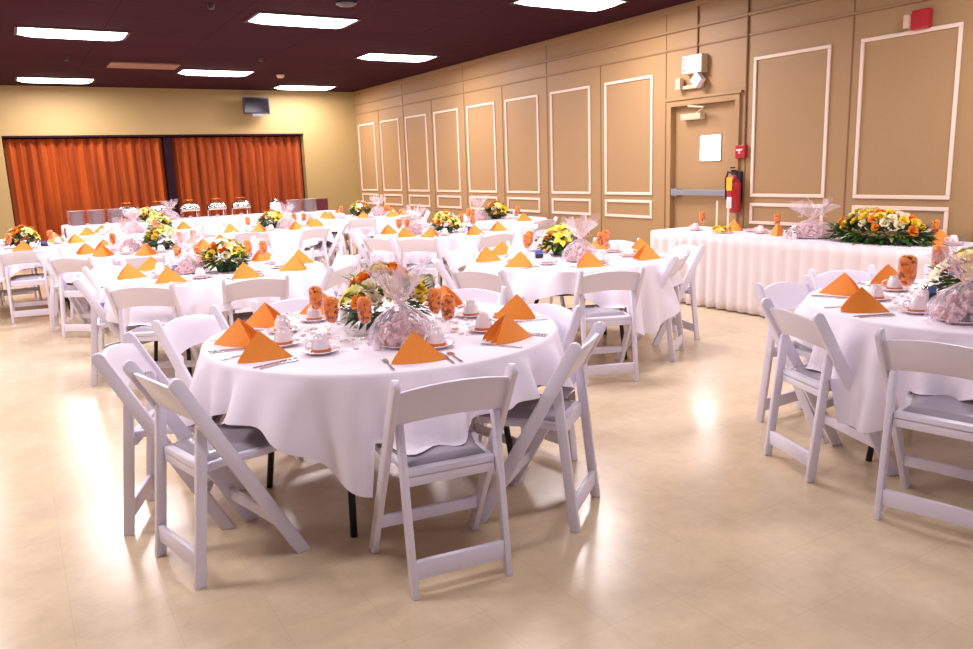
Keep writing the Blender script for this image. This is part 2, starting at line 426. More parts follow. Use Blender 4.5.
MB().box(-.05, .03, -.065, .065, -.065, .065, mm).build('lamp_head', M['china'], em, bevel=.01)
ps = empty('pull_station', (XR, 6.02, CAM_H+.08)); tag(ps, 'red fire alarm pull station beside the door', 'fire alarm')
MB().box(-.05, 0, -.065, .065, -.07, .07).build('case', M['red'], ps, bevel=.006)
MB().box(-.056, -.05, -.035, .045, .01, .028).box(-.056, -.05, -.004, .012, -.02, .01).build('white_mark', M['china'], ps)
st = empty('fire_alarm_strobe', (XR, 4.12, CAM_H+1.12)); tag(st, 'red fire alarm horn with pale strobe high on right wall', 'fire alarm')
MB().box(-.06, 0, -.09, .07, -.085, .075).build('case', M['red'], st, bevel=.008)
MB().box(-.09, -.0, .07, .12, -.065, .05).build('strobe_lens', M['beige_pl'], st, bevel=.01)
fe = empty('fire_extinguisher', (XR-.10, 6.04, CAM_H-.57)); tag(fe, 'red fire extinguisher with yellow tag hanging beside the door', 'fire extinguisher')
MB().lathe([(.062, 0), (.072, .01), (.072, .30), (.06, .34), (.03, .37), (.022, .38), (.022, .41)], 20).build('cylinder', M['red'], fe, smooth=.8)
MB().box(-.02, .02, -.03, .03, .40, .45).box(-.05, .02, -.012, .012, .44, .46).box(-.06, .0, -.012, .012, .475, .49).build('valve', M['black'], fe, bevel=.003)
MB().tube([(0, .02, .42), (0, .09, .44), (-.01, .11, .36), (-.02, .10, .25), (-.03, .085, .14)], .012).build('hose', M['black'], fe, smooth=3.2)
MB().box(-.078, -.074, -.035, .04, .24, .38).build('tag', M['yellow_tag'], fe)
MB().box(-.0735, -.070, -.03, .035, .05, .17).build('paper_label', M['china'], fe)
MB().box(.07, .10, -.03, .03, .1, .44).build('bracket', M['black'], fe)

# ------------------------------------------------------------------ folding chair prototype (+y faces the table)
def chair_proto():
    t = empty('folding_chair'); t['category'] = 'chair'
    A, B = Vector((-.222, .79)), Vector((.215, 0.0))         # rail axis in (y,z)
    d = (B-A).normalized(); nrm = Vector((-d.y, d.x)); hw = .027
    foot_l = B - nrm*hw; foot_r = B + nrm*hw
    def at_floor(off):
        p0 = A + nrm*off; k = -p0.y/d.y; return p0 + d*k
    poly = [at_floor(-hw), at_floor(hw)] + [A + nrm*hw*math.cos(a) - d*hw*math.sin(a) for a in [PI*i/8 for i in range(9)]]
    for s in (-1, 1):
        xa, xb = (s*.205, s*.230)
        MB().prism(poly, lambda a, b, q, xa=xa, xb=xb: (xa if q == 0 else xb, a, b)).build('side_rail', M['white'], t, bevel=.005, smooth=.6)
    A2, B2_ = Vector((-.135, .615)), Vector((-.205, 0)); d2 = (B2_-A2).normalized(); n2 = Vector((-d2.y, d2.x)); h2 = .021
    def fl2(off):
        p0 = A2 + n2*off; return p0 + d2*(-p0.y/d2.y)
    poly2 = [fl2(-h2), fl2(h2)] + [A2 + n2*h2*math.cos(a) - d2*h2*math.sin(a) for a in [PI*i/8 for i in range(9)]]
    for s in (-1, 1):
        xa, xb = (s*.172, s*.197)
        MB().prism(poly2, lambda a, b, q, xa=xa, xb=xb: (xa if q == 0 else xb, a, b)).build('rear_leg', M['white'], t, bevel=.005, smooth=.6)
    MB().box(-.173, .173, -.207, -.183, .065, .135).build('rear_stretcher', M['white'], t, bevel=.005, smooth=.6)
    MB().box(-.206, .206, .115, .135, .135, .185).build('front_stretcher', M['white'], t, bevel=.005, smooth=.6)
    # seat frame, tapering to the back, with a deeper rear bar
    sp = [(-.170, -.150), (.170, -.150), (.172, .0), (.200, .08), (.200, .19), (.185, .215), (-.185, .215), (-.200, .19), (-.200, .08), (-.172, .0)]
    def tilt(y): return .02*(y+.15)/.36
    MB().prism(sp, lambda a, b, q: (a, b, (.425 if q == 0 else .457)+tilt(b))).box(-.171, .171, -.150, -.128, .395, .44).build('seat', M['white'], t, bevel=.006, smooth=.6)
    def pad(u, v):
        x = (2*u-1); y = -.118+.315*v; wd = .150 + .03*min(1, max(0, (y+.02)/.12))
        e = (1-abs(x)**6)*(1-abs(2*v-1)**8)
        return (x*wd, y, .4575+tilt(y)+.022*e**.5)
    MB().grid(pad, 16, 16).build('seat_pad', M['pad'], t, smooth=3.2)
    # curved arched backrest between the rails
    vs = []; n = 16; zb0, zt0 = .625, .765
    def railp(z): k = (z-A.y)/d.y; return A.x + d.x*k
    def pt(i, top, back):
        u = -1+2*i/n; arch = .028*(1-u*u)
        z = (zt0 if top else zb0) + arch*(1 if top else .9); x = u*.206
        return (x, railp(z) - .026*(1-u*u) + (-.009 if back else .009), z)
    for i in range(n+1): vs += [pt(i, 0, 0), pt(i, 1, 0), pt(i, 1, 1), pt(i, 0, 1)]
    fs = [(4*i+a, 4*i+(a+1) % 4, 4*i+4+(a+1) % 4, 4*i+4+a) for i in range(n) for a in range(4)] + [(0, 1, 2, 3), (4*n+3, 4*n+2, 4*n+1, 4*n)]
    mb = MB(); mb.add(vs, fs); mb.build('backrest', M['white'], t, bevel=.004, smooth=.7)
    return t
chairP = chair_proto()

# ------------------------------------------------------------------ table (plywood top, folding steel legs)
def table_proto():
    t = empty('round_table'); t['category'] = 'table'
    MB().lathe([(0, .735), (.815, .735), (.82, .74), (.82, .752), (.815, .755), (0, .755)], 64, close=False).build('tabletop', M['ply'], t, smooth=.6)
    for sx in (-1, 1):
        for sy_ in (-1, 1):
            MB().tube([(sx*.36, sy_*.24, .735), (sx*.40, sy_*.26, .60), (sx*.44, sy_*.34, .36), (sx*.47, sy_*.38, .0)], .0155, 10).build('leg', M['black'], t, smooth=3.2)
        MB().tube([(sx*.36, -.24, .70), (sx*.36, .24, .70)], .012).build('cross_bar', M['black'], t)
        MB().tube([(sx*.415, -.29, .52), (sx*.415, .29, .52)], .011).tube([(sx*.415, 0, .52), (sx*.08, 0, .73)], .009).build('folding_brace', M['black'], t)
    return t
tableP = table_proto()

def cloth_obj(cx, cy, corner, chairs, drop0=.17, drop1=.31, asym=1.5):
    n, rows = 240, 16
    vs = []; fs = []
    z0 = Z_T+.006
    ph = rnd.random()*6
    vs.append((0, 0, z0))
    for rr in (.2, .4, .6, .76):
        for k in range(n):
            a = 2*PI*k/n; vs.append((rr*math.cos(a), rr*math.sin(a), z0))
    rows_r = 5
    base = []
    for j in range(rows+1):
        for k in range(n):
            a = 2*PI*k/n
            c4 = (1+math.cos(4*(a-corner)))/2
            dd = (a-corner+PI) % (2*PI) - PI
            D = drop0 + drop1*c4**(asym if 0 < dd < .7 else 1.35) + .012*math.sin(5*a+ph)
            t = j/rows
            if j <= 2:
                b = j/2*PI/2; r = R_T-.006+.014*math.sin(b); z = z0-.014*(1-math.cos(b))
            else:
                tt = (j-2)/(rows-2); z = z0-.014-D*tt
                w1 = math.sin(a*11+ph+1.4*math.sin(a*3+ph)); fold = math.copysign(abs(w1)**.75, w1)*.8 + math.sin(a*26+ph*2+math.sin(a*4))*.62 + .25*math.cos(4*(a-corner))
                r = R_T+.008 + tt**.8*(.048 + .044*fold*(.8+.8*D))*1.25 + .01*tt
            x, y = r*math.cos(a), r*math.sin(a)
            if z < .49:
                for (qx, qy, hd) in chairs:       # the cloth rests on the seats it meets
                    fx, fy = math.cos(hd), math.sin(hd); dx, dy = cx+x-qx, cy+y-qy
                    ly = dx*fx+dy*fy; lx = dx*fy-dy*fx
                    if abs(lx) < .215 and -.20 < ly < .24: z = max(z, .49+.004*math.sin(a*30))
            vs.append((x, y, z))
    W = lambda j, k: 1 + j*n + (k % n)
    for k in range(n): fs.append((0, W(0, k), W(0, k+1)))
    for j in range(4+rows): 
        for k in range(n): fs.append((W(j, k), W(j+1, k), W(j+1, k+1), W(j, k+1)))
    mb = MB(); mb.add(vs, fs)
    o = mb.build('tablecloth', M['cloth'], smooth=3.2); o.location = (cx, cy, 0)
    return o

# ------------------------------------------------------------------ small table ware prototypes
def napkin_mesh(seed):
    q = random.Random(seed); mb = MB(); Hn = .132
    apex = Vector((0, -.015, Hn)); back = Vector((0, .138, 0.001))
    for s in (-1, 1):
        for (fx, fy, ax, hh) in ((.078, -.118, 0, 1), (.030, -.122, .004, .94)):
            fr = Vector((s*fx, fy, .001)); ap = Vector((s*ax, -.015, Hn*hh)); bk_ = back + Vector((s*ax*.5, -.004 if hh < 1 else 0, 0))
            N = 7; vs = []; idx = {}
            for i in range(N+1):
                for j in range(N+1-i):
                    a, b = i/N, j/N; c = 1-a-b
                    p = ap*a + fr*b + bk_*c
                    bul = 4*b*c*.026 + 3*a*b*.020; p = p + Vector((s*bul, -a*b*.03, 0))
                    idx[i, j] = len(vs); vs.append(p)
            fs = []
            for i in range(N):
                for j in range(N-i):
                    fs.append((idx[i, j], idx[i+1, j], idx[i, j+1]))
                    if j < N-i-1: fs.append((idx[i+1, j], idx[i+1, j+1], idx[i, j+1]))
            mb.add(vs, fs)
    return mb.mesh('napkin', M['orange'], smooth=.9, thick=.0022)
NAP = napkin_mesh(1); NAP.transform(Matrix.Diagonal((.86, .84, .90, 1)))

def lathe_me(name, prof, mt, n=24, **k): return MB().lathe(prof, n, **k).mesh(name, mt, smooth=.9)
SAUCER = lathe_me('saucer', [(.045, 0), (.048, .004), (.078, .013), (.080, .016), (.076, .017), (.045, .008), (0, .008)], M['china'], 28, close=False)
cupP = bpy.data.objects.new('coffee_cup', lathe_me('coffee_cup', [(.040, .0), (.0405, .006), (.039, .02), (.035, .045), (.027, .062), (.024, .064), (.023, .072), (.020, .072), (.019, .066), (0, .066)], M['china'], 24, close=False))
C.objects.link(cupP); cupP['category'] = 'cup'
MB().tube([(.036, 0, .018), (.052, 0, .014), (.064, 0, .026), (.060, 0, .044), (.046, 0, .050), (.034, 0, .046)], [.005, .0045, .004, .004, .0045, .005], 8).build('handle', M['china'], cupP, smooth=3.2)
MB().lathe([(.0415, -.0005), (.0425, .005), (.0415, .0125), (.0395, .0125), (.0395, -.0005)], 24).build('rim_band', M['terra'], cupP, smooth=.9)['label'] = 'rust-orange band around the rim'
# stemmed glass stuffed with an orange printed napkin
fluteP = bpy.data.objects.new('stemmed_glass', lathe_me('stemmed_glass', [(.034, 0), (.034, .003), (.006, .008), (.0045, .02), (.0045, .058), (.012, .066), (.028, .085), (.034, .115), (.034, .165), (.032, .178)], M['glass'], 20, close=False))
C.objects.link(fluteP); fluteP['category'] = 'glass'
MB().lathe([(.002, .070), (.014, .074), (.026, .090), (.031, .115), (.031, .168), (.028, .182), (.015, .190), (.002, .180)], 20, wob=lambda a, z: .06*math.sin(5*a+z*60)).build('printed_napkin', M['print'], fluteP, smooth=.9)['label'] = 'orange printed napkin stuffed in the bowl'
# shaker
shakP = bpy.data.objects.new('salt_shaker', lathe_me('salt_shaker', [(.020, 0), (.022, .003), (.020, .05), (.017, .062), (0, .062)], M['china'], 14, close=False)); C.objects.link(shakP); shakP['category'] = 'shaker'
MB().lathe([(.0185, .060), (.0185, .072), (.012, .082), (0, .084)], 14, close=False).build('cap', M['chrome'], shakP, smooth=.9)
packP = bpy.data.objects.new('packet_holder', MB().box(-.035, .035, -.022, .022, 0, .035).mesh('packet_holder', M['dark'], bevel=.004)); C.objects.link(packP); packP['category'] = 'packet holder'
pk = MB()
for i in range(5): pk.box(-.030, .030, -.018+i*.008, -.014+i*.008, .02, .062+.003*(i % 2))
pk.build('sugar_packets', M['blue'], packP)['label'] = 'blue sugar packets'
# cutlery (lies along y)
def flat(poly_fn, name):
    pass
def knife():
    mb = MB(); pts = [(-.006, 0), (.006, 0), (.005, .09), (.009, .10), (.009, .18), (.003, .205), (-.004, .205), (-.004, .10), (-.005, .09)]
    mb.prism(pts, lambda a, b, q: (a, b-.1, .0005+.003*q)); return mb.mesh('knife', M['steel'], bevel=.0008, seg=1, smooth=.6)
def fork():
    mb = MB(); mb.prism([(-.006, 0), (.006, 0), (.004, .07), (.0035, .12), (.011, .14), (.011, .155), (-.011, .155), (-.011, .14), (-.0035, .12), (-.004, .07)], lambda a, b, q: (a, b-.1, .001+.003*q))
    for i in range(4): mb.box(-.011+i*.0062, -.0076+i*.0062, .053, .095, .001, .004)
    return mb.mesh('fork', M['steel'], smooth=.6)
def spoon():
    mb = MB(); pts = [(-.006, 0), (.006, 0), (.0035, .10), (.004, .12)] + [(.016*math.sin(a), .15-.03*math.cos(a)) for a in [PI*(.15+i*.085) for i in range(1, 20)]] + [(-.004, .12), (-.0035, .10)]
    pts = [(-.006, 0), (.006, 0), (.0035, .10), (.0045, .125)] + [(.016*math.sin(PI*t), .153-.030*math.cos(PI*t)) for t in [.2, .35, .5, .65, .8, .92, 1.0]] + [(-.016*math.sin(PI*t), .153-.030*math.cos(PI*t)) for t in [.92, .8, .65, .5, .35, .2]] + [(-.0045, .125), (-.0035, .10)]
    mb.prism(pts, lambda a, b, q: (a, b-.1, .001+.003*q)); return mb.mesh('spoon', M['steel'], smooth=.6)
CUT = {'knife': knife(), 'fork': fork(), 'spoon': spoon()}

# wrapped candy plate
def candy_proto():
    t = empty('wrapped_candy_plate'); t['category'] = 'plate of sweets'
    MB().lathe([(.07, 0), (.075, .004), (.118, .014), (.120, .017), (.07, .009), (0, .009)], 32, close=False).build('plate', M['china'], t, smooth=.9)
    q = random.Random(3); mb = MB()
    for i in range(120):
        a = q.random()*2*PI; r = .095*q.random()**.5; z = .018+.105*(1-(r/.1)**1.8)*q.random()
        s = .011+.008*q.random(); mt = Matrix.Translation((r*math.cos(a), r*math.sin(a), z)) @ Matrix.Rotation(q.random()*3, 4, 'X') @ Matrix.Rotation(q.random()*3, 4, 'Z')
        mb.box(-s*1.3, s*1.3, -s, s, -s*.7, s*.7, mt)
    o = mb.build('candies', M['pink'], t, bevel=.003, seg=1, smooth=.8); o['kind'] = 'stuff'; o['label'] = 'pink and white sweets'
    def cel(u, v):
        a = 2*PI*u
        if v < .5:
            tt = v/.5; r = .128*(1-tt**2.6)+.012; z = .012+.15*tt; wv = 1+.06*math.sin(9*a+z*25)+.07*math.sin(21*a-z*50)
        else:
            tt = (v-.5)/.5; r = .012+.10*tt**.8; z = .162+.13*tt*(1+.22*math.sin(5*a)+.15*math.sin(11*a)); wv = 1+.35*math.sin(7*a+1)*tt+.2*math.sin(13*a)*tt
        return (r*wv*math.cos(a), r*wv*math.sin(a), z)
    MB().grid(cel, 56, 16, close_u=True).build('cellophane_wrap', M['cello'], t, smooth=.5)
    rb = MB(); rb.lathe([(.014, .155), (.017, .160), (.017, .168), (.014, .172)], 12)
    for k in range(6):
        a = k*1.05; pts = []
        for i in range(14):
            tt = i/13; pts.append(((.02+.07*tt+.008*math.cos(i*1.6))*math.cos(a), (.02+.07*tt+.008*math.sin(i*1.6))*math.sin(a), .165+.04*math.sin(tt*3)+.008*math.sin(i*1.6)))
        rb.tube(pts, .0018, 5)
    rb.build('curled_ribbon', M['pinkwhite'], t)
    return t
candyP = candy_proto()

# flowers
def petal_rose(mt, name, seed):
    q = random.Random(seed); mb = MB()
    for ring, (n, r0, h, open_) in enumerate([(3, .006, .026, .15), (5, .010, .028, .45), (6, .014, .026, .85), (7, .016, .020, 1.2)]):
        for k in range(n):
            a0 = 2*PI*k/n + ring*.5 + q.random()*.2; wd = 1.5*PI/n
            def fn(u, v, a0=a0, wd=wd, r0=r0, h=h, open_=open_):
                a = a0 + (u-.5)*wd*2*(.6+.4*math.sin(PI*min(1, v*.8+.1))); lean = open_*v*v
                r = r0*.4 + r0*.6*min(1, v*2) + h*lean*.75; z = h*v*(1-.35*open_*v) + .008*(1-(2*u-1)**2)*v
                return (r*math.cos(a), r*math.sin(a), z-.004)
            mb.grid(fn, 4, 4)
    return mb.mesh(name, mt, smooth=3.2)
def petal_lily(mt, name, seed):
    q = random.Random(seed); mb = MB()
    for k in range(6):
        a0 = 2*PI*k/6 + .1*q.random()
        def fn(u, v, a0=a0):
            wd = .019*math.sin(PI*(.08+.92*v)**.8)+.002; L = .010+.060*v; z = .035*v-.03*v*v*v+.006*abs(2*u-1)
            x = L; y = (2*u-1)*wd
            return (x*math.cos(a0)-y*math.sin(a0), x*math.sin(a0)+y*math.cos(a0), z)
        mb.grid(fn, 4, 6)
    return mb.mesh(name, mt, smooth=3.2)
FL = [petal_rose(M['yellow'], 'yellow_rose', 1), petal_rose(M['amber'], 'orange_rose', 2), petal_rose(M['cream'], 'cream_rose', 3),
      petal_lily(M['lemon'], 'lemon_lily', 4), petal_lily(M['yellow'], 'yellow_lily', 5), petal_lily(M['amber'], 'orange_lily', 6), petal_lily(M['cream'], 'cream_lily', 7)]
FLN = ['yellow rose', 'orange rose', 'cream rose', 'lemon yellow lily', 'yellow lily', 'orange lily', 'cream lily']
def leafy(n, rx, ry, z0, z1, seed, mt, size=.05):
    q = random.Random(seed); mb = MB()
    for i in range(n):
        a = q.random()*2*PI; el = q.random(); r = .45+.55*q.random()
        p = Vector((rx*r*math.cos(a), ry*r*math.sin(a), z0+(z1-z0)*el*(1-.5*r)))
        dirv = Vector((math.cos(a), math.sin(a), (el-.35)*1.3)).normalized(); sd = dirv.cross(Vector((0, 0, 1))).normalized(); up_ = sd.cross(dirv)
        L = size*(.7+.7*q.random()); wd = L*.22
        pts = [p, p+dirv*L*.4+sd*wd+up_*.004, p+dirv*L*.4-up_*.004, p+dirv*L*.4-sd*wd+up_*.004, p+dirv*L-up_*L*.15]
        mb.add(pts, [(0, 1, 2), (0, 2, 3), (1, 4, 2), (2, 4, 3)])
    return mb
def centrepiece(seed, rx=.15, nfl=18, mix=(0, 1, 2, 3, 4, 3, 6), hgt=.20, spread=1.0, nl=260):
    q = random.Random(seed)
    t = empty('floral_centrepiece'); t['category'] = 'flower arrangement'
    MB().lathe([(.055, 0), (.070, .006), (.085, .055), (.088, .062), (.078, .062), (.07, .05), (0, .05)], 24, close=False).build('pot', M['dark'], t, smooth=.9)
    o = leafy(nl, rx, rx*spread, .05, hgt+.01, seed, M['leaf'], .06).build('foliage', M['leaf'], t); o['kind'] = 'stuff'
    o = leafy(60, rx*.95, rx*.9*spread, .09, hgt+.06, seed+9, M['leaf_light'], .07).build('pale_leaves', M['leaf_light'], t); o['kind'] = 'stuff'
    for i in range(nfl):
        a = i*2.399 + q.random()*.4; f = ((i+.5)/nfl)**.5
        r = rx*f*1.0; z = .075 + (hgt-.05)*(1-f*f*.75)+q.random()*.02
        k = q.choice(mix); tl = f*1.0
        fo = inst(FLN[k].replace(' ', '_'), FL[k], t, (r*math.cos(a), r*spread*math.sin(a), z), (0, tl, a), 1.05+.35*q.random())
        fo.rotation_euler = (0, tl, a)
    return t
cpD = centrepiece(43, rx=.20, nfl=30, mix=(3, 1, 2, 4, 1, 0, 0, 3), hgt=.25, spread=.9, nl=150); cpA = centrepiece(11); cpB = centrepiece(23, mix=(1, 4, 2, 0, 3, 5, 1)); cpC = centrepiece(31, rx=.17, mix=(3, 6, 0, 3, 2, 4, 1))

def confetti(cx, cy, seed, desc):
    q = random.Random(seed); mb = MB()
    for i in range(150):
        a = q.random()*2*PI; r = .12+.36*q.random()**.8
        x, y = r*math.cos(a), r*math.sin(a); s = .004+.006*q.random(); z = .0015
        mt = Matrix.Translation((x, y, z+s*.5)) @ Matrix.Rotation(q.random()*6, 4, 'Z') @ Matrix.Rotation(.6*(q.random()-.5), 4, 'X')
        mb.box(-s*1.6, s*1.6, -s*.7, s*.7, -s*.35, s*.35, mt)
    o = mb.build('table_confetti', M['pinkwhite']); o.location = (cx, cy, Z_T+.007)
    return tag(o, 'pink and white paper scatter on ' + desc, 'confetti', kind='stuff')

# ------------------------------------------------------------------ dining tables with everything around and on them
TOPY = -.235
D = math.radians
TBL = [  # key, centre, description, table rotation, cloth corner, chair spec, ware spec
 dict(k='T1', c=(1.45, 3.40), d='front round table nearest the viewer', corner=-113, drop=.31, asym=3.0, rot=11,
      ch=[(1.24, 2.30, 83), (.355, 3.05, 13), (.30, 3.70, -22), (.71, 4.28, -51), (2.01, 2.53, 128), (2.34, 3.28, 188), (2.31, 4.05, 217), (1.32, 4.44, 277)],
      fl=[(118, .42), (-176, .26), (-138, .19), (-61, .37), (-30, .25)], cp=(1.50, 3.46, 'D'), candy=(1.38, 3.04), cs=1.15, shk=(103, .33)),
 dict(k='T2', c=(4.08, 2.02), d='round table cut off by right edge', corner=179, drop=.30, rot=20,
      ch=[(3.09, 2.40, -20), (3.76, 2.98, -88), (2.96, 1.62, 12), (4.42, 3.06, 253), (5.0, 2.6, 215)],
      fl=[(147, .39), (60, .4), (-150, .35), (-20, .4)], cp=(4.13, 2.10, 'C'), candy=(3.55, 1.84), shk=(133, .27), noware=(-160,), fs=1.3),
 dict(k='T3', c=(3.87, 5.16), d='round table left of skirted head table', corner=-86, drop=.32, rot=60,
      ch=[(2.75, 4.76, 22), (3.42, 4.07, 70), (4.36, 4.36, 124), (4.96, 4.88, 166), (4.85, 5.70, 208), (4.22, 6.24, 252), (3.41, 6.18, 295), (2.86, 5.60, 338)],
      fl=[(95, .5), (125, .36), (10, .15), (8, .45), (-20, .28)], cp=(3.93, 5.33, 'C'), candy=(3.77, 4.87), shk=(160, .3)),
 dict(k='T4', c=(1.40, 6.57), d='left round table behind the front one', corner=-137, drop=.20, rot=10,
      ch=[(.68, 5.74, 60), (1.42, 5.55, 82), (2.17, 5.77, 134), (.36, 6.60, -6), (2.50, 6.50, 178), (2.25, 7.35, 222), (1.45, 7.70, 268), (.62, 7.40, 312)],
      fl=[(111, .6), (101, .42), (51, .55), (30, .5)], cp=(1.42, 6.42, 'A'), candy=(1.16, 6.56), shk=(170, .4)),
 dict(k='T6', c=(1.30, 9.15), d='third round table in the left row', corner=-100, rot=50,
      ch=[(.42, 8.52, 50), (.98, 8.02, 80)] + [(1.30+1.1*math.cos(D(a)), 9.15+1.1*math.sin(D(a)), a+180) for a in (-52, -4, 42, 88, 132, 172)],
      fl=[(150, .45), (-60, .4), (-20, .4), (60, .4)], cp=(1.36, 9.08, 'A'), candy=(1.05, 9.15), shk=(100, .3)),
 dict(k='T7', c=(4.45, 8.40), d='second round table in the middle row', corner=-60, rot=30,
      ch=[(3.39, 8.02, 18), (3.66, 7.56, 44)] + [(4.45+1.1*math.cos(D(a)), 8.40+1.1*math.sin(D(a)), a+180) for a in (-86, -40, 50, 95, 148)],
      fl=[(-178, .5), (165, .55), (-20, .35), (30, .4)], cp=(4.42, 8.30, 'B'), candy=(4.05, 8.35), shk=(-60, .3)),
 dict(k='T5', c=(0.0, 11.0), d='round table at far left edge', corner=-120, rot=0,
      ch=[(.05, 9.93, 82)] + [(1.1*math.cos(D(a)), 11.0+1.1*math.sin(D(a)), a+180) for a in (4, 48, 92, 138, 184, 228)],
      fl=[(150, .4), (-100, .35), (60, .4), (-20, .4)], cp=(.08, 10.87, 'B'), candy=(-.3, 10.8), shk=(-40, .3)),
 dict(k='T9', c=(3.15, 11.3), d="round table before the buffet's right end", corner=-100, rot=0,
      ch=[(3.15+1.1*math.cos(D(a)), 11.3+1.1*math.sin(D(a)), a+180) for a in (-118, -72, -28, 5, 45, 85, 205)],
      fl=[(-150, .4), (20, .45), (-10, .5), (60, .4)], cp=(3.2, 11.3, 'B'), candy=(3.35, 11.1), shk=(100, .3)),
 dict(k='T10', c=(5.2, 12.7), d='furthest round table by the far corner', corner=-100, rot=0,
      ch=[(4.75, 11.76, 65)] + [(5.2+1.1*math.cos(D(a)), 12.7+1.1*math.sin(D(a)), a+180) for a in (-175, -70, -25, 20, 65, 110, 150)],
      fl=[(-20, .4), (-50, .4), (150, .4), (60, .4)], cp=(5.2, 12.9, 'A'), candy=(5.45, 12.7), shk=(100, .3)),
 dict(k='T8', c=(5.95, 9.8), d='round table beside the panelled right wall', corner=-100, rot=0,
      ch=[(5.95+1.07*math.cos(D(a)), 9.8+1.07*math.sin(D(a)), a+180) for a in (-76, 50, 95, 140, 180)],
      fl=[(-170, .4), (-150, .5), (-30, .4), (60, .4)], cp=(6.12, 9.9, 'B'), candy=(5.85, 9.95), shk=(100, .3)),
 dict(k='T11', c=(1.55, 12.45), d='last left-row round table before the buffet', corner=-100, rot=0,
      ch=[(1.55+1.1*math.cos(D(a)), 12.45+1.1*math.sin(D(a)), a+180) for a in (-75, 5, 45, 88, 130, 175)],
      fl=[(-100, .45), (-60, .4), (0, .4), (110, .4)], cp=(1.85, 12.4, 'A'), candy=(1.5, 12.3), shk=(100, .3)),
]
SIDE = ['near', 'near-right', 'right', 'far-right', 'far', 'far-left', 'left', 'near-left']
CPS = {'A': cpA, 'B': cpB, 'C': cpC, 'D': cpD}
sauP = bpy.data.objects.new('saucer', SAUCER); C.objects.link(sauP); sauP['category'] = 'saucer'
napP = bpy.data.objects.new('folded_napkin', NAP); C.objects.link(napP); napP['category'] = 'napkin'
cutP = {}
for kx, me in CUT.items(): cutP[kx] = bpy.data.objects.new(kx, me); C.objects.link(cutP[kx]); cutP[kx]['category'] = kx
def vis(x, y, z=.8, mx=972): return -60 < pix((x, y, z))[0] < mx
zt = Z_T+.0065
def names_for(c, angs):
    """side names by viewing direction, in rank order round the table"""
    base = math.degrees(math.atan2(-c[1], -c[0]))
    rel = sorted([((a-base+22.5) % 360, a) for a in angs]); out = {}
    used_ = []
    for i, (r_, a) in enumerate(rel):
        out[a] = None
    n = len(rel)
    # best assignment of increasing ranks to the eight directions
    import itertools
    best = None
    for comb in itertools.combinations(range(8), n):
        e = sum(min(abs(((r_-22.5) - 45*comb[i])), 360) for i, (r_, a) in enumerate(rel))
        if best is None or e < best[0]: best = (e, comb)
    for i, (r_, a) in enumerate(rel): out[a] = SIDE[best[1][i]]
    return out
